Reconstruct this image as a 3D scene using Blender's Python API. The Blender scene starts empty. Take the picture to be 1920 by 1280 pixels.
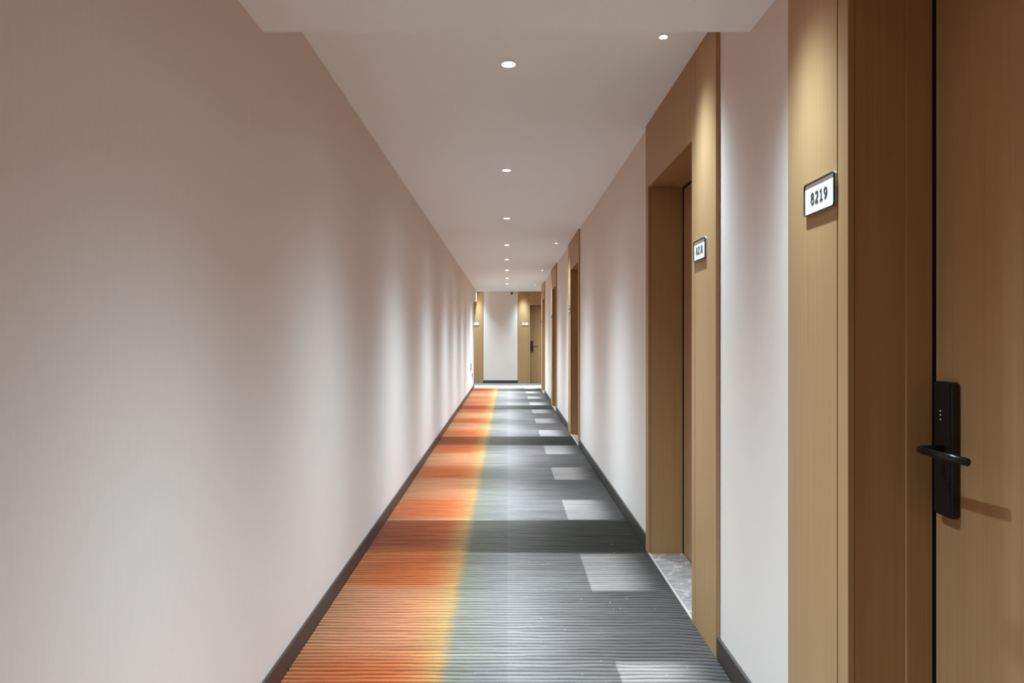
import bpy, bmesh, math, random
import numpy as np
from mathutils import Vector, Matrix

random.seed(4)
sc = bpy.context.scene
C = sc.collection

# ------------------------------------------------------------------ camera
cam_d = bpy.data.cameras.new('camera')
cam_d.sensor_width = 36.0
cam_d.lens = 1200.0 / 1920.0 * 36.0
cam_d.shift_x = 8.5 / 1920.0
cam_d.shift_y = -8.0 / 1920.0
cam_d.clip_start = 0.02
cam = bpy.data.objects.new('camera', cam_d)
C.objects.link(cam)
cam.location = (0, 0, 1.32)
cam.rotation_euler = (math.pi / 2, 0, 0)
sc.camera = cam

# ------------------------------------------------------------------ world, exposure
w = bpy.data.worlds.new('world')
sc.world = w
w.use_nodes = True
w.node_tree.nodes['Background'].inputs[0].default_value = (0.5, 0.5, 0.5, 1)
w.node_tree.nodes['Background'].inputs[1].default_value = 0.02
vs = sc.view_settings
vs.view_transform = 'Standard'
vs.look = 'None'
vs.exposure = 0.53
vs.gamma = 1.0
vs.use_curve_mapping = False
sc.cycles.max_bounces = 16
sc.cycles.diffuse_bounces = 10
sc.cycles.sample_clamp_indirect = 4.0

# light of the lamps (watts of each kind)
DOWN_W = 820.0         # dropped ceiling and first lamp
DOWN_FAR_W = 1170.0    # the rest of the row
SPOT_W = 165.0
SPOT_FAR_W = 225.0
LIGHT_COL = (0.67, 1.0, 1.25)

# dimensions
XL, XR = -0.883, 0.877          # wall faces
XP = 0.860                      # face of the wood door surrounds
ZC = 2.631                      # ceiling
ZS = 2.424                      # dropped ceiling near the camera
YS = 2.316                      # its front edge
YB = -3.0                       # wall behind the camera
YE = 18.40                      # end wall
YLE = 16.80                     # left wall ends
YRE = 16.36                     # right wall ends
ZO = 2.235                      # door opening height

# ------------------------------------------------------------------ helpers
def link(o, parent=None):
    C.objects.link(o)
    if parent is not None:
        o.parent = parent
    return o

def tag(o, label=None, cat=None, group=None, kind=None):
    if label: o['label'] = label
    if cat: o['category'] = cat
    if group: o['group'] = group
    if kind: o['kind'] = kind
    return o

def empty(name, loc=(0, 0, 0)):
    o = bpy.data.objects.new(name, None)
    o.empty_display_size = 0.05
    o.location = loc
    return link(o)

def bm_box(bm, x0, x1, y0, y1, z0, z1):
    x0, x1 = min(x0, x1), max(x0, x1)
    y0, y1 = min(y0, y1), max(y0, y1)
    z0, z1 = min(z0, z1), max(z0, z1)
    v = [bm.verts.new(p) for p in ((x0, y0, z0), (x1, y0, z0), (x1, y1, z0), (x0, y1, z0),
                                   (x0, y0, z1), (x1, y0, z1), (x1, y1, z1), (x0, y1, z1))]
    for f in ((3, 2, 1, 0), (4, 5, 6, 7), (0, 1, 5, 4), (1, 2, 6, 5), (2, 3, 7, 6), (3, 0, 4, 7)):
        bm.faces.new([v[i] for i in f])

def mesh_of(name, bm, mat, bevel=0.0, smooth=False, seg=2):
    if bevel > 0:
        bmesh.ops.bevel(bm, geom=list(bm.edges), offset=bevel, segments=seg, affect='EDGES', clamp_overlap=True)
    bmesh.ops.recalc_face_normals(bm, faces=list(bm.faces))
    me = bpy.data.meshes.new(name)
    bm.to_mesh(me)
    bm.free()
    me.materials.append(mat)
    if smooth:
        for p in me.polygons:
            p.use_smooth = True
    return me

def obj(name, me, parent=None, loc=(0, 0, 0)):
    o = bpy.data.objects.new(name, me)
    o.location = loc
    return link(o, parent)

def lathe(bm, prof, n=32, cap=False):
    """prof: list of (radius, z) ; axis z"""
    rings = []
    for r, z in prof:
        if r < 1e-6:
            rings.append([bm.verts.new((0, 0, z))])
        else:
            rings.append([bm.verts.new((r * math.cos(2 * math.pi * i / n), r * math.sin(2 * math.pi * i / n), z)) for i in range(n)])
    for a, b in zip(rings[:-1], rings[1:]):
        for i in range(n):
            j = (i + 1) % n
            if len(a) == 1 and len(b) == 1:
                continue
            if len(a) == 1:
                bm.faces.new((a[0], b[i], b[j]))
            elif len(b) == 1:
                bm.faces.new((a[i], b[0], a[j]))
            else:
                bm.faces.new((a[i], b[i], b[j], a[j]))

# ------------------------------------------------------------------ materials
class N:
    def __init__(self, name):
        self.m = bpy.data.materials.new(name)
        self.m.use_nodes = True
        self.t = self.m.node_tree
        self.b = self.t.nodes['Principled BSDF']
    def n(self, kind, **kw):
        x = self.t.nodes.new(kind)
        for k, v in kw.items():
            setattr(x, k, v)
        return x
    def l(self, a, b):
        self.t.links.new(a, b)
    def coord(self, scale, kind='Object'):
        c = self.n('ShaderNodeTexCoord')
        mp = self.n('ShaderNodeMapping')
        mp.inputs['Scale'].default_value = scale
        self.l(c.outputs[kind], mp.inputs['Vector'])
        return mp.outputs['Vector']
    def noise(self, vec, scale=1.0, detail=3.0, rough=0.5):
        x = self.n('ShaderNodeTexNoise')
        x.inputs['Scale'].default_value = scale
        x.inputs['Detail'].default_value = detail
        x.inputs['Roughness'].default_value = rough
        if vec is not None: self.l(vec, x.inputs['Vector'])
        return x.outputs['Fac']
    def ramp(self, fac, stops, interp='LINEAR'):
        r = self.n('ShaderNodeValToRGB')
        r.color_ramp.interpolation = interp
        el = r.color_ramp.elements
        while len(el) < len(stops):
            el.new(0.5)
        for e, (p, c) in zip(el, stops):
            e.position = p
            e.color = (c[0], c[1], c[2], 1)
        self.l(fac, r.inputs[0])
        return r.outputs[0]
    def math(self, op, a, b=None, c=None):
        x = self.n('ShaderNodeMath', operation=op)
        for i, v in enumerate((a, b, c)):
            if v is None: continue
            if isinstance(v, (int, float)): x.inputs[i].default_value = v
            else: self.l(v, x.inputs[i])
        return x.outputs[0]
    def maprange(self, v, a, b, c, d, smooth=False):
        x = self.n('ShaderNodeMapRange')
        if smooth: x.interpolation_type = 'SMOOTHSTEP'
        self.l(v, x.inputs[0])
        for i, q in enumerate((a, b, c, d)):
            x.inputs[i + 1].default_value = q
        return x.outputs[0]
    def mix(self, fac, a, b, blend='MIX'):
        x = self.n('ShaderNodeMix', data_type='RGBA', blend_type=blend)
        if isinstance(fac, (int, float)): x.inputs[0].default_value = fac
        else: self.l(fac, x.inputs[0])
        for i, v in ((6, a), (7, b)):
            if isinstance(v, tuple): x.inputs[i].default_value = (v[0], v[1], v[2], 1)
            else: self.l(v, x.inputs[i])
        return x.outputs[2]
    def bump(self, h, strength, dist=0.001):
        x = self.n('ShaderNodeBump')
        x.inputs['Strength'].default_value = strength
        x.inputs['Distance'].default_value = dist
        self.l(h, x.inputs['Height'])
        self.l(x.outputs[0], self.b.inputs['Normal'])
    def color(self, c):
        if isinstance(c, tuple): self.b.inputs['Base Color'].default_value = (c[0], c[1], c[2], 1)
        else: self.l(c, self.b.inputs['Base Color'])
    def set(self, **kw):
        for k, v in kw.items():
            self.b.inputs[k.replace('_', ' ')].default_value = v
        return self

def plain(name, col, rough=0.5, metal=0.0, spec=0.5):
    q = N(name)
    nz = q.noise(q.coord((40, 40, 40)), 1.0, 2.0)
    q.color(q.mix(q.maprange(nz, 0.3, 0.7, 0.0, 1.0), tuple(x * 0.94 for x in col), tuple(min(1, x * 1.05) for x in col)))
    q.set(Roughness=rough, Metallic=metal)
    q.b.inputs['Specular IOR Level'].default_value = spec
    return q.m

def make_wallpaper():
    q = N('wallpaper')
    v = q.coord((260, 260, 14))
    a = q.noise(v, 1.0, 3.0, 0.6)
    v2 = q.coord((1.3, 1.3, 0.9))
    b = q.noise(v2, 1.0, 3.0, 0.5)
    base = q.ramp(a, [(0.3, (0.715, 0.585, 0.508)), (0.7, (0.740, 0.610, 0.532))])
    q.color(q.mix(q.maprange(b, 0.35, 0.7, 0.0, 0.25), base, (0.68, 0.545, 0.468)))
    q.set(Roughness=0.62)
    q.b.inputs['Specular IOR Level'].default_value = 0.25
    q.bump(a, 0.12, 0.0006)
    return q.m

def make_wood():
    q = N('oak_veneer')
    v = q.coord((95, 95, 1.6))
    a = q.noise(v, 1.0, 4.0, 0.6)
    v2 = q.coord((14, 14, 0.5))
    b = q.noise(v2, 1.0, 2.0, 0.5)
    base = q.ramp(a, [(0.25, (0.350, 0.188, 0.078)), (0.5, (0.392, 0.214, 0.092)), (0.78, (0.425, 0.239, 0.107))])
    q.color(q.mix(q.maprange(b, 0.35, 0.7, 0.0, 0.4), base, (0.358, 0.191, 0.078)))
    q.set(Roughness=0.45)
    q.b.inputs['Specular IOR Level'].default_value = 0.3
    q.bump(a, 0.08, 0.0005)
    return q.m

def make_paint():
    q = N('white_ceiling_paint')
    a = q.noise(q.coord((120, 120, 120)), 1.0, 2.0)
    q.color(q.ramp(a, [(0.3, (0.885, 0.90, 0.91)), (0.7, (0.915, 0.93, 0.94))]))
    q.set(Roughness=0.8)
    q.b.inputs['Specular IOR Level'].default_value = 0.2
    q.bump(a, 0.05, 0.0004)
    return q.m

def make_marble():
    q = N('grey_marble')
    v = q.coord((2.2, 6.5, 4))
    a = q.noise(v, 3.0, 8.0, 0.65)
    wv = q.n('ShaderNodeTexWave')
    wv.inputs['Scale'].default_value = 2.2
    wv.inputs['Distortion'].default_value = 14.0
    wv.inputs['Detail'].default_value = 5.0
    wv.inputs['Detail Scale'].default_value = 2.0
    q.l(q.coord((0.9, 2.4, 2.0)), wv.inputs['Vector'])
    vein = q.maprange(wv.outputs['Fac'], 0.93, 1.0, 0.0, 0.7)
    base = q.ramp(a, [(0.3, (0.17, 0.130, 0.112)), (0.52, (0.25, 0.193, 0.168)), (0.75, (0.37, 0.286, 0.25))])
    q.color(q.mix(vein, base, (0.52, 0.405, 0.355)))
    q.set(Roughness=0.22)
    q.bump(a, 0.25, 0.002)
    return q.m

def make_carpet():
    q = N('striped_loop_carpet')
    tc = q.n('ShaderNodeTexCoord')
    sp = q.n('ShaderNodeSeparateXYZ')
    q.l(tc.outputs['Object'], sp.inputs[0])
    x, y = sp.outputs[0], sp.outputs[1]
    # slight raggedness of the colour borders
    wob = q.noise(q.coord((3, 36, 1)), 1.0, 2.0)
    xw = q.math('ADD', x, q.math('MULTIPLY', q.math('SUBTRACT', wob, 0.5), 0.07))
    xe = q.math('ADD', x, q.math('MULTIPLY', q.math('SUBTRACT', wob, 0.5), 0.012))
    def pos(v): return (v + 0.9) / 1.8
    px = q.math('DIVIDE', q.math('ADD', xw, 0.9), 1.8)
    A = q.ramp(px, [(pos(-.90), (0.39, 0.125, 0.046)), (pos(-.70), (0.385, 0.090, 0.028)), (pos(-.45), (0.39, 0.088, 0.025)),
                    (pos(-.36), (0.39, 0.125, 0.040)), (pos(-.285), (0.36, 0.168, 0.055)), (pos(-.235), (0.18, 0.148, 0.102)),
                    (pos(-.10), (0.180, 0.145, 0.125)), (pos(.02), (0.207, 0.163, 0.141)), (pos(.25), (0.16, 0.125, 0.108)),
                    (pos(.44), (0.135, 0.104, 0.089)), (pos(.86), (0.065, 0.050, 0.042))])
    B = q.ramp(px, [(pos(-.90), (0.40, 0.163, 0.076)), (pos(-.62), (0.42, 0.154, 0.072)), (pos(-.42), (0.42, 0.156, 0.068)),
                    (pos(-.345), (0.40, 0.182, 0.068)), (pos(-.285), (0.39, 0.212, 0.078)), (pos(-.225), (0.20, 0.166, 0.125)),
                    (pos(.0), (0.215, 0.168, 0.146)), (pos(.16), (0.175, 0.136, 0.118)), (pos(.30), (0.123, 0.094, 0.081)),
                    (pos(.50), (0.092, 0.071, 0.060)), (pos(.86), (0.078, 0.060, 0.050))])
    # every third pale row is woven dark across the whole width
    D = q.ramp(px, [(pos(-.90), (0.215, 0.064, 0.028)), (pos(-.60), (0.205, 0.046, 0.017)), (pos(-.42), (0.22, 0.052, 0.018)),
                    (pos(-.345), (0.24, 0.088, 0.030)), (pos(-.285), (0.22, 0.120, 0.045)), (pos(-.225), (0.095, 0.077, 0.055)),
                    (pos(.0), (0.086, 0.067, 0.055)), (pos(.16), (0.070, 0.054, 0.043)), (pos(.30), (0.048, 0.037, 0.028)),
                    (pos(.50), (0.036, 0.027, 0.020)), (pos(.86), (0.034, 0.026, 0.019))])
    f3 = q.math('FRACT', q.math('DIVIDE', q.math('SUBTRACT', y, 3.33 + 1.3 * 0.45 - 3.9 * 4), 3.9))
    dark = q.math('MULTIPLY', q.maprange(f3, 0.0, 0.006, 0.0, 1.0), q.maprange(f3, 0.178, 0.1835, 1.0, 0.0))
    B = q.mix(dark, B, D)
    fy = q.math('FRACT', q.math('DIVIDE', q.math('SUBTRACT', y, 3.33 - 1.3 * 8), 1.3))
    up = q.maprange(fy, 0.0, 0.012, 0.0, 1.0)
    dn = q.maprange(fy, 0.425, 0.45, 1.0, 0.0)
    rowa = q.math('MULTIPLY', up, dn)
    # gradual entry of the strong orange inside a row on the warm half
    warm = q.maprange(xw, -.30, -.24, 1.0, 0.0)
    soft = q.math('MULTIPLY', q.maprange(fy, 0.0, 0.10, 0.0, 1.0, True), q.maprange(fy, 0.36, 0.62, 1.0, 0.0, True))
    ra = q.math('ADD', q.math('MULTIPLY', warm, soft), q.math('MULTIPLY', q.math('SUBTRACT', 1.0, warm), rowa))
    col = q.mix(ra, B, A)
    # light rectangle on the grey half of each row
    rect = q.math('MULTIPLY', rowa, q.math('MULTIPLY', q.maprange(xe, 0.436, 0.444, 0.0, 1.0), q.maprange(x, 0.58, 0.83, 1.0, 0.0, True)))
    col = q.mix(q.math('MULTIPLY', rect, 0.95), col, (0.295, 0.230, 0.196))
    # pale half after the centre seam
    seam = q.math('MULTIPLY', q.maprange(xe, -0.003, 0.003, 0.0, 1.0), q.maprange(x, 0.0, 0.18, 1.0, 0.0))
    col = q.mix(q.math('MULTIPLY', seam, q.math('SUBTRACT', 0.22, q.math('MULTIPLY', dark, 0.18))), col, (0.31, 0.24, 0.21))
    # streaks along the ribs, yarn heather
    st = q.noise(q.coord((1.6, 34, 1)), 1.0, 3.0, 0.6)
    col = q.mix(1.0, col, q.ramp(st, [(0.3, (0.74, 0.74, 0.74)), (0.7, (1.18, 1.18, 1.18))]), 'MULTIPLY')
    he = q.noise(q.coord((330, 330, 330)), 1.0, 2.0, 0.7)
    col = q.mix(1.0, col, q.ramp(he, [(0.3, (0.80, 0.80, 0.80)), (0.7, (1.16, 1.16, 1.16))]), 'MULTIPLY')
    col = q.mix(1.0, col, (0.79, 0.75, 0.735), 'MULTIPLY')
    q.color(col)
    q.set(Roughness=0.95)
    q.b.inputs['Specular IOR Level'].default_value = 0.1
    q.bump(he, 0.5, 0.002)
    return q.m

def make_cross_carpet():
    q = N('pale_cross_corridor_carpet')
    tc = q.n('ShaderNodeTexCoord')
    sp = q.n('ShaderNodeSeparateXYZ')
    q.l(tc.outputs['Object'], sp.inputs[0])
    st = q.noise(q.coord((1.5, 30, 1)), 1.0, 3.0)
    c1 = q.ramp(st, [(0.3, (0.36, 0.262, 0.195)), (0.7, (0.45, 0.335, 0.255))])
    c2 = q.ramp(st, [(0.3, (0.115, 0.09, 0.078)), (0.7, (0.17, 0.134, 0.118))])
    q.color(q.mix(q.maprange(sp.outputs[1], 17.6, 17.75, 0.0, 1.0), c1, c2))
    q.set(Roughness=0.95)
    return q.m

def make_lens(name, strength):
    q = N(name)
    q.color((0.9, 0.9, 0.9))
    q.b.inputs['Emission Color'].default_value = (1.0, 0.985, 0.96, 1)
    q.b.inputs['Emission Strength'].default_value = strength
    return q.m

M = dict(
    paper=make_wallpaper(), wood=make_wood(), paint=make_paint(), marble=make_marble(), carpet=make_carpet(),
    cross=make_cross_carpet(),
    base=plain('dark_bronze_skirting', (0.050, 0.034, 0.026), 0.42),
    seal=plain('black_rubber_seal', (0.008, 0.007, 0.006), 0.8),
    black=plain('black_anodised_metal', (0.010, 0.009, 0.008), 0.32, 0.0, 0.5),
    blacksteel=plain('black_steel_lever', (0.020, 0.019, 0.018), 0.24, 0.6, 0.6),
    white=plain('white_acrylic', (0.80, 0.72, 0.68), 0.35),
    rim=plain('black_sign_rim', (0.018, 0.017, 0.016), 0.4),
    alu=plain('brushed_aluminium', (0.55, 0.55, 0.54), 0.4, 0.7),
    strip=plain('steel_edge_strip', (0.40, 0.31, 0.265), 0.5, 0.2),
    digit=plain('dark_sign_digits', (0.030, 0.032, 0.036), 0.5),
    slab=plain('concrete_screed', (0.30, 0.29, 0.28), 0.9),
    trim=plain('white_lamp_trim', (0.74, 0.73, 0.71), 0.5),
    socket=plain('dark_socket_plate', (0.05, 0.035, 0.03), 0.45),
    pale=plain('pale_green_white_plastic', (0.72, 0.78, 0.74), 0.4),
    lint=plain('white_lint', (0.75, 0.66, 0.6), 0.9),
    lens=make_lens('lit_lamp_lens', 22.0),
    led=make_lens('tiny_lock_led', 0.35),
)

def struct(name, bm, mat, label, cat, bevel=0.0):
    o = obj(name, mesh_of(name, bm, mat, bevel))
    return tag(o, label, cat, None, 'structure')

# ------------------------------------------------------------------ door layout
# (name key, wall, outer end of the plate panel, direction of u, top height, number)
DOORS = [
    ('door_1', 'right', 1.963, -1, ZS, '8219'),
    ('door_2', 'right', 2.640, +1, ZC, '8218'),
    ('door_3', 'right', 9.070, -1, ZC, '8217'),
    ('door_4', 'right', 12.66, -1, ZC, '8216'),
    ('door_5', 'right', 16.22, -1, ZC, '8215'),
    ('door_6', 'end', 0.300, +1, ZC, '8213'),
    ('door_7', 'end', -0.698, -1, ZC, '8212'),
]
UP, UC0, UO0, UO1, UT = 0.293, 0.297, 0.347, 1.275, 1.342   # panel, casing, opening, total
DW = 0.017                                                   # panel proud of the wall

# ------------------------------------------------------------------ shell
bm = bmesh.new(); bm_box(bm, -4.2, 4.2, YB - 0.2, YE + 0.5, -0.22, -0.02)
struct('floor', bm, M['slab'], 'grey screed floor under the corridor carpet', 'floor')

bm = bmesh.new(); bm_box(bm, -4.2, 4.2, YS + 0.005, YE + 0.5, ZC, ZC + 0.15)
struct('ceiling', bm, M['paint'], 'flat white plaster ceiling over the long corridor with a row of downlights', 'ceiling')
bm = bmesh.new(); bm_box(bm, XL - 0.3, XR + 0.5, YB - 0.2, YS, ZS, ZC + 0.15)
struct('ceiling', bm, M['paint'], 'lower dropped white ceiling closest to the viewer', 'ceiling')

bm = bmesh.new(); bm_box(bm, XL - 0.2, XL, YB - 0.2, YLE, -0.02, ZC)
struct('wall_left', bm, M['paper'], 'long unbroken pinkish beige papered wall on the left', 'wall')
bm = bmesh.new(); bm_box(bm, XL - 0.2, XL, YLE + 0.001, YE - 0.001, 2.335, ZC)
struct('trim_1', bm, M['paper'], 'papered lintel over the side opening at the far end of the left wall', 'lintel')

# right wall : solid between the door openings, plus the lintels over them
bm = bmesh.new()
ops = []
for k, wall, o0, s, top, num in DOORS:
    if wall == 'right':
        a, b = o0 + s * (UO0 - 0.016), o0 + s * (UO1 + 0.016)
        ops.append((min(a, b), max(a, b)))
ops.sort()
y = YB - 0.2
for a, b in ops:
    bm_box(bm, XR, XR + 0.32, y, a, -0.02, ZC)
    bm_box(bm, XR, XR + 0.32, a, b, ZO + 0.016, ZC)
    y = b
bm_box(bm, XR, XR + 0.32, y, YRE, -0.02, ZC)
struct('wall_right', bm, M['paper'], 'pinkish beige papered wall on the right broken by room doors', 'wall')

bm = bmesh.new()
ops = []
for k, wall, o0, s, top, num in DOORS:
    if wall == 'end':
        a, b = o0 + s * (UO0 - 0.016), o0 + s * (UO1 + 0.016)
        ops.append((min(a, b), max(a, b)))
ops.sort()
x = -4.2
for a, b in ops:
    bm_box(bm, x, a, YE, YE + 0.32, -0.02, ZC)
    bm_box(bm, a, b, YE, YE + 0.32, ZO + 0.016, ZC)
    x = b
bm_box(bm, x, 4.2, YE, YE + 0.32, -0.02, ZC)
struct('wall_end', bm, M['paper'], 'papered wall closing the far end of the corridor', 'wall')

bm = bmesh.new(); bm_box(bm, XL - 0.2, XR + 0.32, YB - 0.2, YB, -0.02, ZS)
struct('wall_back', bm, M['paper'], 'papered wall behind the viewer', 'wall')
bm = bmesh.new(); bm_box(bm, -4.2, XL - 0.2, YLE - 0.2, YLE, -0.02, ZC)
struct('wall_side', bm, M['paper'], 'near wall of the cross corridor turning left', 'wall')
bm = bmesh.new(); bm_box(bm, XR + 0.32, 4.2, YRE - 0.2, YRE, -0.02, ZC)
struct('wall_side', bm, M['paper'], 'near wall of the cross corridor turning right', 'wall')
for sx, wd in ((-4.2, 'left'), (4.0, 'right')):
    bm = bmesh.new(); bm_box(bm, sx, sx + 0.2, YRE, YE, -0.02, ZC)
    struct('wall_side', bm, M['paper'], 'wall closing the %s arm of the cross corridor' % wd, 'wall')

# ------------------------------------------------------------------ baseboards
BH = 0.082
def baseboard(name, x0, x1, y0, y1, label):
    bm = bmesh.new(); bm_box(bm, x0, x1, y0, y1, -0.012, BH)
    struct(name, bm, M['base'], label, 'baseboard', 0.0015)
baseboard('baseboard_left', XL + 0.0002, XL + 0.012, YB, YLE, 'dark brown baseboard along the whole left wall')
spans = sorted((min(o0, o0 + s * UT), max(o0, o0 + s * UT)) for k, wall, o0, s, t, n in DOORS if wall == 'right')
y = YB
names = ['dark baseboard on the right wall before door 8219', 'short dark baseboard between doors 8219 and 8218',
         'long dark baseboard on the right wall beyond door 8218', 'dark baseboard on the right wall between the third and fourth doors',
         'dark baseboard on the right wall between the fourth and fifth doors', 'stub of dark baseboard at the far end of the right wall']
for i, (a, b) in enumerate(spans + [(YRE, None)]):
    baseboard('baseboard_right', XR - 0.013, XR - 0.0002, y + 0.001, a - 0.001, names[i])
    y = b
baseboard('baseboard_end', -0.697, 0.299, YE - 0.013, YE - 0.0002, 'dark baseboard under the papered panel of the end wall')

# ------------------------------------------------------------------ carpet with real ribs
def build_carpet():
    pitch = 0.0285
    y0, y1 = YB + 0.002, 16.62
    nr = int((y1 - y0) / pitch)
    prof = [(0.0, -0.0150), (0.30, -0.0155), (0.325, -0.0022), (0.38, -0.0006), (0.62, 0.0), (0.91, -0.0004), (0.985, -0.0018)]
    t = np.array([p[0] for p in prof]); pz = np.array([p[1] for p in prof])
    nx = 60
    xs = np.linspace(XL + 0.0135, 0.8585, nx)
    ri = np.arange(nr)
    yy = (ri[:, None] + t[None, :]).reshape(-1) * pitch + y0
    zz = np.tile(pz, nr)
    rng = np.random.default_rng(3)
    # wavy rib lines : smooth noise in x, slowly changing from rib to rib
    def smooth_noise(kx, ky):
        g = rng.standard_normal((int(nr / ky) + 3, int(nx / kx) + 3))
        gi = np.arange(nr) / ky; gj = np.arange(nx) / kx
        i0 = gi.astype(int); j0 = gj.astype(int)
        fi = (gi - i0)[:, None]; fj = (gj - j0)[None, :]
        fi = fi * fi * (3 - 2 * fi); fj = fj * fj * (3 - 2 * fj)
        a = g[i0][:, j0] * (1 - fj) + g[i0][:, j0 + 1] * fj
        b = g[i0 + 1][:, j0] * (1 - fj) + g[i0 + 1][:, j0 + 1] * fj
        return a * (1 - fi) + b * fi
    wav = smooth_noise(6, 3.0) * 0.0030 + smooth_noise(2.2, 1.0) * 0.0014
    # the ribs sag towards the viewer at the right-hand edge, as stretched over the tack strip
    edge = np.clip((xs - 0.70) / 0.16, 0, 1) ** 2
    wv = np.repeat(wav, len(t), axis=0)
    Y = yy[:, None] + wv - 0.018 * edge[None, :]
    Z = zz[:, None] * np.ones((1, nx))
    X = np.tile(xs, (len(yy), 1))
    Y = np.clip(Y, YB + 0.001, 16.62)
    co = np.stack([X, Y, Z], axis=-1).reshape(-1, 3).astype(np.float32)
    R = len(yy)
    r = np.arange(R - 1)[:, None]; c = np.arange(nx - 1)[None, :]
    a = r * nx + c
    q = np.stack([a, a + 1, a + nx + 1, a + nx], axis=-1).reshape(-1, 4).astype(np.int32)
    me = bpy.data.meshes.new('carpet')
    me.vertices.add(len(co)); me.vertices.foreach_set('co', co.ravel())
    me.loops.add(q.size); me.loops.foreach_set('vertex_index', q.ravel())
    me.polygons.add(len(q))
    me.polygons.foreach_set('loop_start', np.arange(0, q.size, 4, dtype=np.int32))
    me.polygons.foreach_set('loop_total', np.full(len(q), 4, dtype=np.int32))
    me.update(calc_edges=True)
    me.materials.append(M['carpet'])
    return me
tag(obj('carpet', build_carpet()), 'ribbed corridor carpet, orange on the left blending into grey blocks', 'carpet')
bm = bmesh.new(); bm_box(bm, -4.0, 4.0, 16.83, YE - 0.014, -0.0195, -0.001)
bm_box(bm, XL + 0.0135, 4.0, 16.625, 16.83, -0.0195, -0.001)
tag(obj('carpet', mesh_of('cross_carpet', bm, M['cross'])), 'pale carpet of the cross corridor in front of the end wall', 'carpet')

# ------------------------------------------------------------------ doors
def mapper(wall, s):
    if wall == 'right':
        return lambda u, d, z: (d, s * u, z)
    return lambda u, d, z: (s * u, d, z)

def pbox(bm, P, u0, u1, d0, d1, z0, z1):
    a = P(u0, d0, z0); b = P(u1, d1, z1)
    bm_box(bm, a[0], b[0], a[1], b[1], a[2], b[2])

def sweep(bm, pts, ra, rb, up, n=12):
    """tube with elliptical section (ra in-plane, rb along up)"""
    pts = [Vector(p) for p in pts]
    rings = []
    for i, p in enumerate(pts):
        t = (pts[min(i + 1, len(pts) - 1)] - pts[max(i - 1, 0)]).normalized()
        side = t.cross(up).normalized()
        upv = side.cross(t).normalized()
        rings.append([bm.verts.new(p + side * ra * math.cos(2 * math.pi * k / n) + upv * rb * math.sin(2 * math.pi * k / n)) for k in range(n)])
    for a, b in zip(rings[:-1], rings[1:]):
        for k in range(n):
            bm.faces.new((a[k], a[(k + 1) % n], b[(k + 1) % n], b[k]))
    bm.faces.new(rings[0][::-1]); bm.faces.new(rings[-1])

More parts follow.
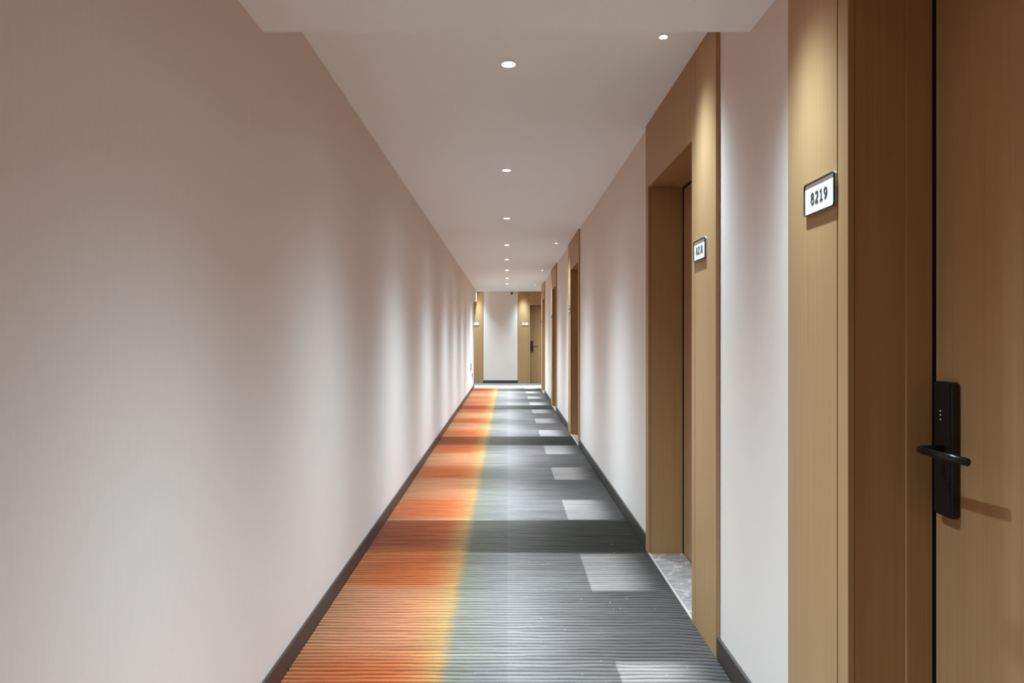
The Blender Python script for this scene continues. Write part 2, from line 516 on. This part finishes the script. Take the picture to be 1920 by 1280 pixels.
def build_door(key, wall, o0, s, top, label):
    P = mapper(wall, s)
    root = empty(key, (XP, o0, 0) if wall == 'right' else (o0, YE - DW, 0))
    tag(root, label, 'door', None, 'structure')
    wd = M['wood']
    zt = top - 0.001
    def part(name, boxes, mat, bev=0.0012, parent=root):
        bm = bmesh.new()
        for b in boxes: pbox(bm, P, *b)
        return obj(name, mesh_of(name, bm, mat, bev), parent)
    zb = -0.010
    part('side_panel', [(0.0, UP, 0.0, DW - 0.001, zb, zt)], wd)
    part('casing', [(UC0, UO0, 0.0, DW - 0.001, zb, zt)], wd)
    part('casing', [(UO1, UT, 0.0, DW - 0.001, zb, zt)], wd)
    part('header_panel', [(UO0 + 0.0006, UO1 - 0.0006, 0.0, DW - 0.001, ZO, zt)], wd)
    # lining of the reveal : slightly set back, then the rebate of the frame
    for (ue, sg) in ((UO0, 1), (UO1, -1)):
        part('jamb', [(ue - sg * 0.014, ue - sg * 0.003, DW + 0.001, 0.2115, zb, ZO + 0.003)], wd, 0.0008)
        part('seal', [(ue - sg * 0.014, ue - sg * 0.001, 0.2118, 0.262, zb, ZO + 0.003)], M['seal'], 0.0)
        part('frame_stop', [(ue - sg * 0.003, ue + sg * 0.003, 0.146, 0.211, zb, ZO - 0.004)], wd, 0.001)
    part('jamb_head', [(UO0 - 0.003, UO1 + 0.003, DW + 0.001, 0.2115, ZO + 0.004, ZO + 0.015)], wd, 0.0008)
    part('seal', [(UO0 - 0.0005, UO1 + 0.0005, 0.2118, 0.262, ZO + 0.0035, ZO + 0.015)], M['seal'], 0.0)
    part('frame_stop', [(UO0 + 0.0035, UO1 - 0.0035, 0.146, 0.211, ZO - 0.003, ZO + 0.0035)], wd, 0.001)
    part('backing', [(UO0 + 0.0005, UO1 - 0.0005, 0.2625, 0.268, -0.001, ZO + 0.002)], M['seal'], 0.0)
    part('leaf', [(UO0 + 0.0085, UO1 - 0.0085, 0.2160, 0.2560, 0.004, ZO - 0.010)], wd, 0.0015)
    part('threshold', [(UO0 + 0.0005, UO1 - 0.0005, DW - 0.004, 0.262, -0.019, -0.0015)], M['marble'], 0.001)
    if wall == 'right':
        part('edge_strip', [(UO0 - 0.0, UO1 + 0.0, 0.000, 0.0125, -0.014, 0.0022)], M['strip'], 0.0008)
    # lock : tall black case at the free edge of the leaf, lever pointing to the hinges
    lk0, lk1 = UO0 + 0.031, UO0 + 0.097
    bm = bmesh.new()
    pbox(bm, P, lk0, lk1, 0.194, 0.2155, 0.887, 1.212)
    lock = obj('door_lock', mesh_of('door_lock', bm, M['black'], 0.004, False, 3), root)
    lock['label'] = 'tall black electronic lock case'
    um = (lk0 + lk1) / 2 + 0.004
    zl = 1.050
    up = Vector((0, 0, 1))
    path = [P(um, 0.1935, zl), P(um, 0.150, zl), P(um + 0.002, 0.138, zl), P(um + 0.010, 0.130, zl), P(um + 0.030, 0.128, zl),
            P(um + 0.085, 0.130, zl), P(um + 0.166, 0.134, zl)]
    bm = bmesh.new(); sweep(bm, path, 0.0070, 0.0090, up, 14)
    obj('lever_handle', mesh_of('lever_handle', bm, M['blacksteel'], 0, True), lock)
    for dz in (0.0, 0.010, -0.011):
        bm = bmesh.new(); pbox(bm, P, um - 0.011, um - 0.009, 0.1932, 0.1939, 1.130 + dz, 1.132 + dz)
        obj('indicator_light', mesh_of('indicator_light', bm, M['led']), lock)
    return root

door_labels = {
    'door_1': 'recessed oak veneer door 8219 nearest the viewer with black lever lock',
    'door_2': 'recessed oak veneer door 8218 with grey marble threshold',
    'door_3': 'third oak veneer door along the right wall, beyond the long papered stretch',
    'door_4': 'fourth oak veneer door along the right wall',
    'door_5': 'fifth and farthest oak veneer door on the right wall',
    'door_6': 'oak veneer door on the end wall, right of the papered panel, black lock',
    'door_7': 'oak veneer door surround on the end wall, half hidden behind the left wall',
}
for k, wall, o0, s, top, num in DOORS:
    build_door(k, wall, o0, s, top, door_labels[k])

# ------------------------------------------------------------------ number signs
def arc(cx, cy, rx, ry, a0, a1, n=14):
    return [(cx + rx * math.cos(math.radians(a0 + (a1 - a0) * i / n)), cy + ry * math.sin(math.radians(a0 + (a1 - a0) * i / n))) for i in range(n + 1)]
GLYPH = {
    '8': [arc(.28, .735, .185, .20, 0, 360, 20), arc(.28, .285, .225, .235, 0, 360, 22)],
    '2': [arc(.28, .72, .21, .215, 165, -35, 12) + [(.30, .33), (.06, .06), (.53, .06)]],
    '1': [[(.08, .78), (.30, .935), (.30, .06)], [(.07, .06), (.53, .06)]],
    '9': [arc(.28, .68, .215, .25, 0, 360, 20), [(.495, .68)] + arc(.10, .66, .395, .60, 0, -85, 10)],
    '7': [[(.05, .93), (.52, .93), (.20, .06)]],
    '6': [arc(.28, .32, .215, .25, 0, 360, 20), [(.065, .32)] + arc(.46, .34, .395, .60, 180, 95, 10)],
    '5': [[(.48, .93), (.13, .93), (.10, .52)] + arc(.25, .33, .235, .26, 115, -140, 14)],
    '3': [arc(.25, .725, .20, .205, 150, -75, 12), arc(.25, .29, .23, .23, 75, -150, 14)],
}
def glyph_mesh(bm, ch, F, a0, b0, size, th, c0, c1):
    """F maps (a right, b up, c outwards) to local coordinates"""
    for path in GLYPH[ch]:
        closed = (Vector(path[0]) - Vector(path[-1])).length < 1e-4
        pts = [Vector(p) for p in (path[:-1] if closed else path)]
        n = len(pts)
        L, R = [], []
        for i, p in enumerate(pts):
            if closed:
                t0 = (p - pts[i - 1]).normalized(); t1 = (pts[(i + 1) % n] - p).normalized()
            else:
                t0 = (p - pts[i - 1]).normalized() if i > 0 else (pts[1] - p).normalized()
                t1 = (pts[i + 1] - p).normalized() if i < n - 1 else t0
            t = (t0 + t1).normalized()
            k = 1.0 / max(0.55, t.dot(t1))
            nn = Vector((-t.y, t.x)) * (th / 2) * k
            L.append(p + nn); R.append(p - nn)
        ring = []
        for i in range(n):
            ring.append([bm.verts.new(F(a0 + q.x * size, b0 + q.y * size, c)) for q, c in ((L[i], c0), (R[i], c0), (R[i], c1), (L[i], c1))])
        for i in range(n if closed else n - 1):
            a, b = ring[i], ring[(i + 1) % n]
            for k in range(4):
                bm.faces.new((a[k], a[(k + 1) % 4], b[(k + 1) % 4], b[k]))
        if not closed:
            bm.faces.new(ring[0]); bm.faces.new(ring[-1][::-1])

def rounded(w, h, r, n=6):
    out = []
    for cx, cy, a in ((w / 2 - r, h / 2 - r, 0), (-w / 2 + r, h / 2 - r, 90), (-w / 2 + r, -h / 2 + r, 180), (w / 2 - r, -h / 2 + r, 270)):
        for i in range(n + 1):
            t = math.radians(a + 90 * i / n)
            out.append((cx + r * math.cos(t), cy + r * math.sin(t)))
    return out

def slab(bm, F, outline, c0, c1):
    a = [bm.verts.new(F(p[0], p[1], c0)) for p in outline]
    b = [bm.verts.new(F(p[0], p[1], c1)) for p in outline]
    n = len(a)
    bm.faces.new(a[::-1]); bm.faces.new(b)
    for i in range(n):
        bm.faces.new((a[i], a[(i + 1) % n], b[(i + 1) % n], b[i]))

def ring_slab(bm, F, o, i_, c0, c1):
    n = len(o)
    q = [[bm.verts.new(F(p[0], p[1], c)) for p in ol] for ol, c in ((o, c0), (o, c1), (i_, c1), (i_, c0))]
    for k in range(4):
        a, b = q[k], q[(k + 1) % 4]
        for j in range(n):
            bm.faces.new((a[j], a[(j + 1) % n], b[(j + 1) % n], b[j]))

PW, PH = 0.170, 0.091
ZSIGN = 1.7095
sign_labels = {
    '8219': 'larger white sign with black rim and raised digits 8219, by the nearest door',
    '8218': 'smaller white sign 8218 on the lit oak panel before the marble threshold',
    '8217': 'room number sign seen edge on beside the third door on the right',
    '8216': 'room number sign seen edge on beside the fourth door on the right',
    '8215': 'room number sign seen edge on beside the farthest door on the right',
    '8213': 'small white room number sign on the end wall right of the papered panel',
    '8212': 'small white room number sign on the end wall, cut off by the left wall',
}
for k, wall, o0, s, top, num in DOORS:
    uc = UP - PW / 2
    if wall == 'right':
        root = empty('number_sign', (XP - 0.0004, o0 + s * uc, ZSIGN))
        F = lambda a, b, c: (-c, -a, b)
    else:
        root = empty('number_sign', (o0 + s * uc, YE - DW - 0.0004, ZSIGN))
        F = lambda a, b, c: (a, -c, b)
    tag(root, sign_labels[num], 'sign', 'room number signs')
    bm = bmesh.new(); slab(bm, F, rounded(PW, PH, 0.010), 0.0, 0.0042)
    obj('backing_plate', mesh_of('backing_plate', bm, M['alu']), root)
    bm = bmesh.new(); slab(bm, F, rounded(PW - 0.007, PH - 0.007, 0.007), 0.0044, 0.0052)
    obj('sign_face', mesh_of('sign_face', bm, M['white']), root)
    bm = bmesh.new(); ring_slab(bm, F, rounded(PW, PH, 0.010), rounded(PW - 0.006, PH - 0.006, 0.0075), 0.0044, 0.0084)
    obj('rim', mesh_of('rim', bm, M['rim']), root)
    size, adv = 0.0325, 0.0245
    a0 = -(3 * adv + 0.58 * size) / 2
    for i, ch in enumerate(num):
        bm = bmesh.new()
        glyph_mesh(bm, ch, F, a0 + i * adv, -size / 2 - 0.001, size, 0.125, 0.0053, 0.0066)
        obj('digit', mesh_of('digit', bm, M['digit']), root)

# ------------------------------------------------------------------ ceiling lamps
def lamp_meshes(rl, ro):
    bm = bmesh.new()
    lathe(bm, [(rl, 0.0), (rl + 0.002, -0.004), (ro, -0.0035), (ro, 0.0), (rl, 0.0)], 36)
    a = mesh_of('trim_ring', bm, M['trim'], 0, False)
    bm = bmesh.new()
    lathe(bm, [(0.0, -0.0022), (rl * 0.6, -0.0020), (rl - 0.0004, -0.0008), (rl - 0.0004, -0.0002), (0.0, -0.0002)], 36)
    b = mesh_of('lens', bm, M['lens'], 0, False)
    return a, b
BIG = lamp_meshes(0.031, 0.039)
SMALL = lamp_meshes(0.0165, 0.0235)
def beam(name, watts, power, radius, spill=0.0):
    d = bpy.data.lights.new(name, 'SPOT')
    d.energy = watts; d.color = LIGHT_COL
    d.spot_size = math.radians(150); d.spot_blend = 0.3; d.shadow_soft_size = radius
    # reflector: intensity falls off with a power of the cosine from the axis
    d.use_nodes = True
    lt = d.node_tree
    em = [n for n in lt.nodes if n.type == 'EMISSION'][0]
    ltc = lt.nodes.new('ShaderNodeTexCoord'); lsp = lt.nodes.new('ShaderNodeSeparateXYZ')
    lab = lt.nodes.new('ShaderNodeMath'); lab.operation = 'ABSOLUTE'
    lpw = lt.nodes.new('ShaderNodeMath'); lpw.operation = 'POWER'; lpw.inputs[1].default_value = power
    lt.links.new(ltc.outputs['Normal'], lsp.inputs[0]); lt.links.new(lsp.outputs[2], lab.inputs[0])
    lt.links.new(lab.outputs[0], lpw.inputs[0])
    wide = lt.nodes.new('ShaderNodeMath'); wide.operation = 'MULTIPLY_ADD'; wide.inputs[1].default_value = spill
    lt.links.new(lab.outputs[0], wide.inputs[0]); lt.links.new(lpw.outputs[0], wide.inputs[2])
    lt.links.new(wide.outputs[0], em.inputs['Strength'])
    return d
spot_d = beam('down_beam', DOWN_W, 12.0, 0.03, 0.006)
far_d = beam('down_beam_strong', DOWN_FAR_W, 12.0, 0.03, 0.006)
last_d = beam('down_beam_last', DOWN_FAR_W * 1.2, 7.0, 0.03, 0.006)
cross_fill_d = beam('cross_fill_beam', DOWN_FAR_W * 0.33, 4.0, 0.03)  # fill beam for the added lamps that brighten the end wall
small_d = beam('accent_beam', SPOT_W, 17.0, 0.014)
smallfar_d = beam('accent_beam_strong', SPOT_FAR_W, 18.0, 0.014)

def lamp(name, x, y, z, meshes, ld, label, group):
    root = empty(name, (x, y, z - 0.0002))
    tag(root, label, 'light', group)
    obj('trim_ring', meshes[0], root)
    obj('lens', meshes[1], root)
    l = bpy.data.objects.new('beam', ld)
    l.location = (0, 0, -0.006)
    link(l, root)

orders = ['largest downlight, nearest in the row on the ceiling centre line', 'second downlight from the viewer in the centre row',
          'third downlight from the viewer in the centre row', 'fourth downlight from the viewer in the centre row',
          'fifth downlight from the viewer in the centre row', 'sixth downlight from the viewer in the centre row',
          'seventh downlight from the viewer in the centre row', 'last downlight of the centre row before the end wall']
for yy, lb in zip([3.07, 5.02, 7.05, 9.08, 10.8, 12.5, 14.2, 15.65], orders):
    lamp('downlight', 0.005 if yy < 4 else -0.008, yy, ZC, BIG, spot_d if yy < 4 else (far_d if yy < 15 else last_d), lb, 'downlights in the centre row')
for yy, lb in zip([1.55, -0.35, -2.2], ['downlight in the dropped ceiling above the viewer', 'downlight in the dropped ceiling behind the viewer',
                                        'downlight in the dropped ceiling by the back wall']):
    lamp('downlight', 0.0, yy, ZS, BIG, spot_d, lb, 'downlights in the dropped ceiling')
for xx, lb in ((-1.45, 'added unseen fill lamp in the left arm of the cross corridor'), (1.45, 'added unseen fill lamp in the right arm of the cross corridor')):
    lamp('downlight', xx, 17.4, ZC, BIG, cross_fill_d, lb, 'added fill lamps in the cross corridor')  # added out of view in both arms, to throw direct light on the end wall
sp_labels = {'8219': 'small accent light in the dropped ceiling above sign 8219', '8218': 'small accent light above sign 8218',
             '8217': 'small accent light above the sign of the third right-hand door',
             '8216': 'small accent light above the sign of the fourth right-hand door',
             '8215': 'small accent light above the sign of the farthest right-hand door',
             '8213': 'small accent light above the right sign of the end wall', '8212': 'small accent light above the left sign of the end wall'}
for k, wall, o0, s, top, num in DOORS:
    c = o0 + s * (UP / 2 + 0.004)
    if wall == 'right':
        lamp('accent_light', XP - 0.180, c, top, SMALL, small_d if top < ZC else smallfar_d, sp_labels[num], 'accent lights above the signs')
    else:
        lamp('accent_light', c, YE - 0.20, top, SMALL, small_d if top < ZC else smallfar_d, sp_labels[num], 'accent lights above the signs')

# ------------------------------------------------------------------ small wall items
cam_root = empty('security_camera', (0.122, YE - 0.0004, 2.578))
tag(cam_root, 'small black dome camera on a white base high on the end wall', 'camera')
bm = bmesh.new(); lathe(bm, [(0.0, 0.0), (0.050, 0.0), (0.050, 0.016), (0.043, 0.024), (0.0, 0.024)], 28)
o = obj('mounting_base', mesh_of('mounting_base', bm, M['trim']), cam_root); o.rotation_euler = (math.pi / 2, 0, 0)
bm = bmesh.new(); lathe(bm, [(0.0, 0.0)] + [(0.033 * math.cos(math.radians(a)), 0.033 * math.sin(math.radians(a))) for a in range(0, 90, 12)] + [(0.0, 0.033)], 28)
o = obj('dome', mesh_of('dome', bm, M['black'], 0, True), cam_root, (0, -0.0245, 0)); o.rotation_euler = (math.pi / 2, 0, 0)

sg = empty('wall_box', (XL + 0.0004, 15.45, 0.535))
tag(sg, 'pale flat box fixed low on the left wall near its far end', 'box')
bm = bmesh.new(); bm_box(bm, 0.0, 0.028, -0.17, 0.17, 0.0, 0.165)
obj('housing', mesh_of('housing', bm, M['alu'], 0.003), sg)
bm = bmesh.new(); bm_box(bm, 0.0284, 0.034, -0.162, 0.162, 0.008, 0.157)
obj('front_cover', mesh_of('front_cover', bm, M['pale'], 0.002), sg)

sk = empty('wall_socket', (XL + 0.0004, 15.95, 0.335))
tag(sk, 'small dark socket plate near the floor at the end of the left wall', 'socket')
bm = bmesh.new(); bm_box(bm, 0.0, 0.009, -0.043, 0.043, 0.0, 0.086)
obj('cover_plate', mesh_of('cover_plate', bm, M['socket'], 0.002), sk)
for dz in (0.026, 0.056):
    bm = bmesh.new(); bm_box(bm, 0.0092, 0.0102, -0.012, 0.012, dz, dz + 0.006)
    obj('slot', mesh_of('slot', bm, M['seal']), sk)

# lint and crumbs lying on the carpet ribs
def floor_pt(px, py):
    yy = 1.32 * 1200.0 / (py - 632.0)
    return ((px - 951.5) * yy / 1200.0, yy)
bm = bmesh.new()
for px, py in ((993, 1052), (1028, 1056), (1090, 1124), (1175, 1122), (1144, 1130), (1151, 1143), (1163, 1142), (1228, 1142), (1126, 1239),
               (1092, 1264), (1289, 1252), (1250, 1267), (1148, 1020), (1152, 1037), (1205, 1043), (1222, 1069), (1231, 1067), (1122, 1063),
               (1028, 1092), (1090, 870), (891, 1263), (1193, 1103), (1015, 1160), (1060, 1181)):
    x0, y0 = floor_pt(px, py)
    r = random.uniform(0.0009, 0.0018)
    q = bmesh.ops.create_icosphere(bm, subdivisions=1, radius=r)
    for v in q['verts']:
        v.co = Vector((x0 + v.co.x * random.uniform(0.8, 1.6), y0 + v.co.y, 0.0022 + v.co.z * 0.8))
tag(obj('lint_specks', mesh_of('lint_specks', bm, M['lint'])), 'tiny white lint specks scattered over the grey side of the carpet', 'lint', None, 'stuff')
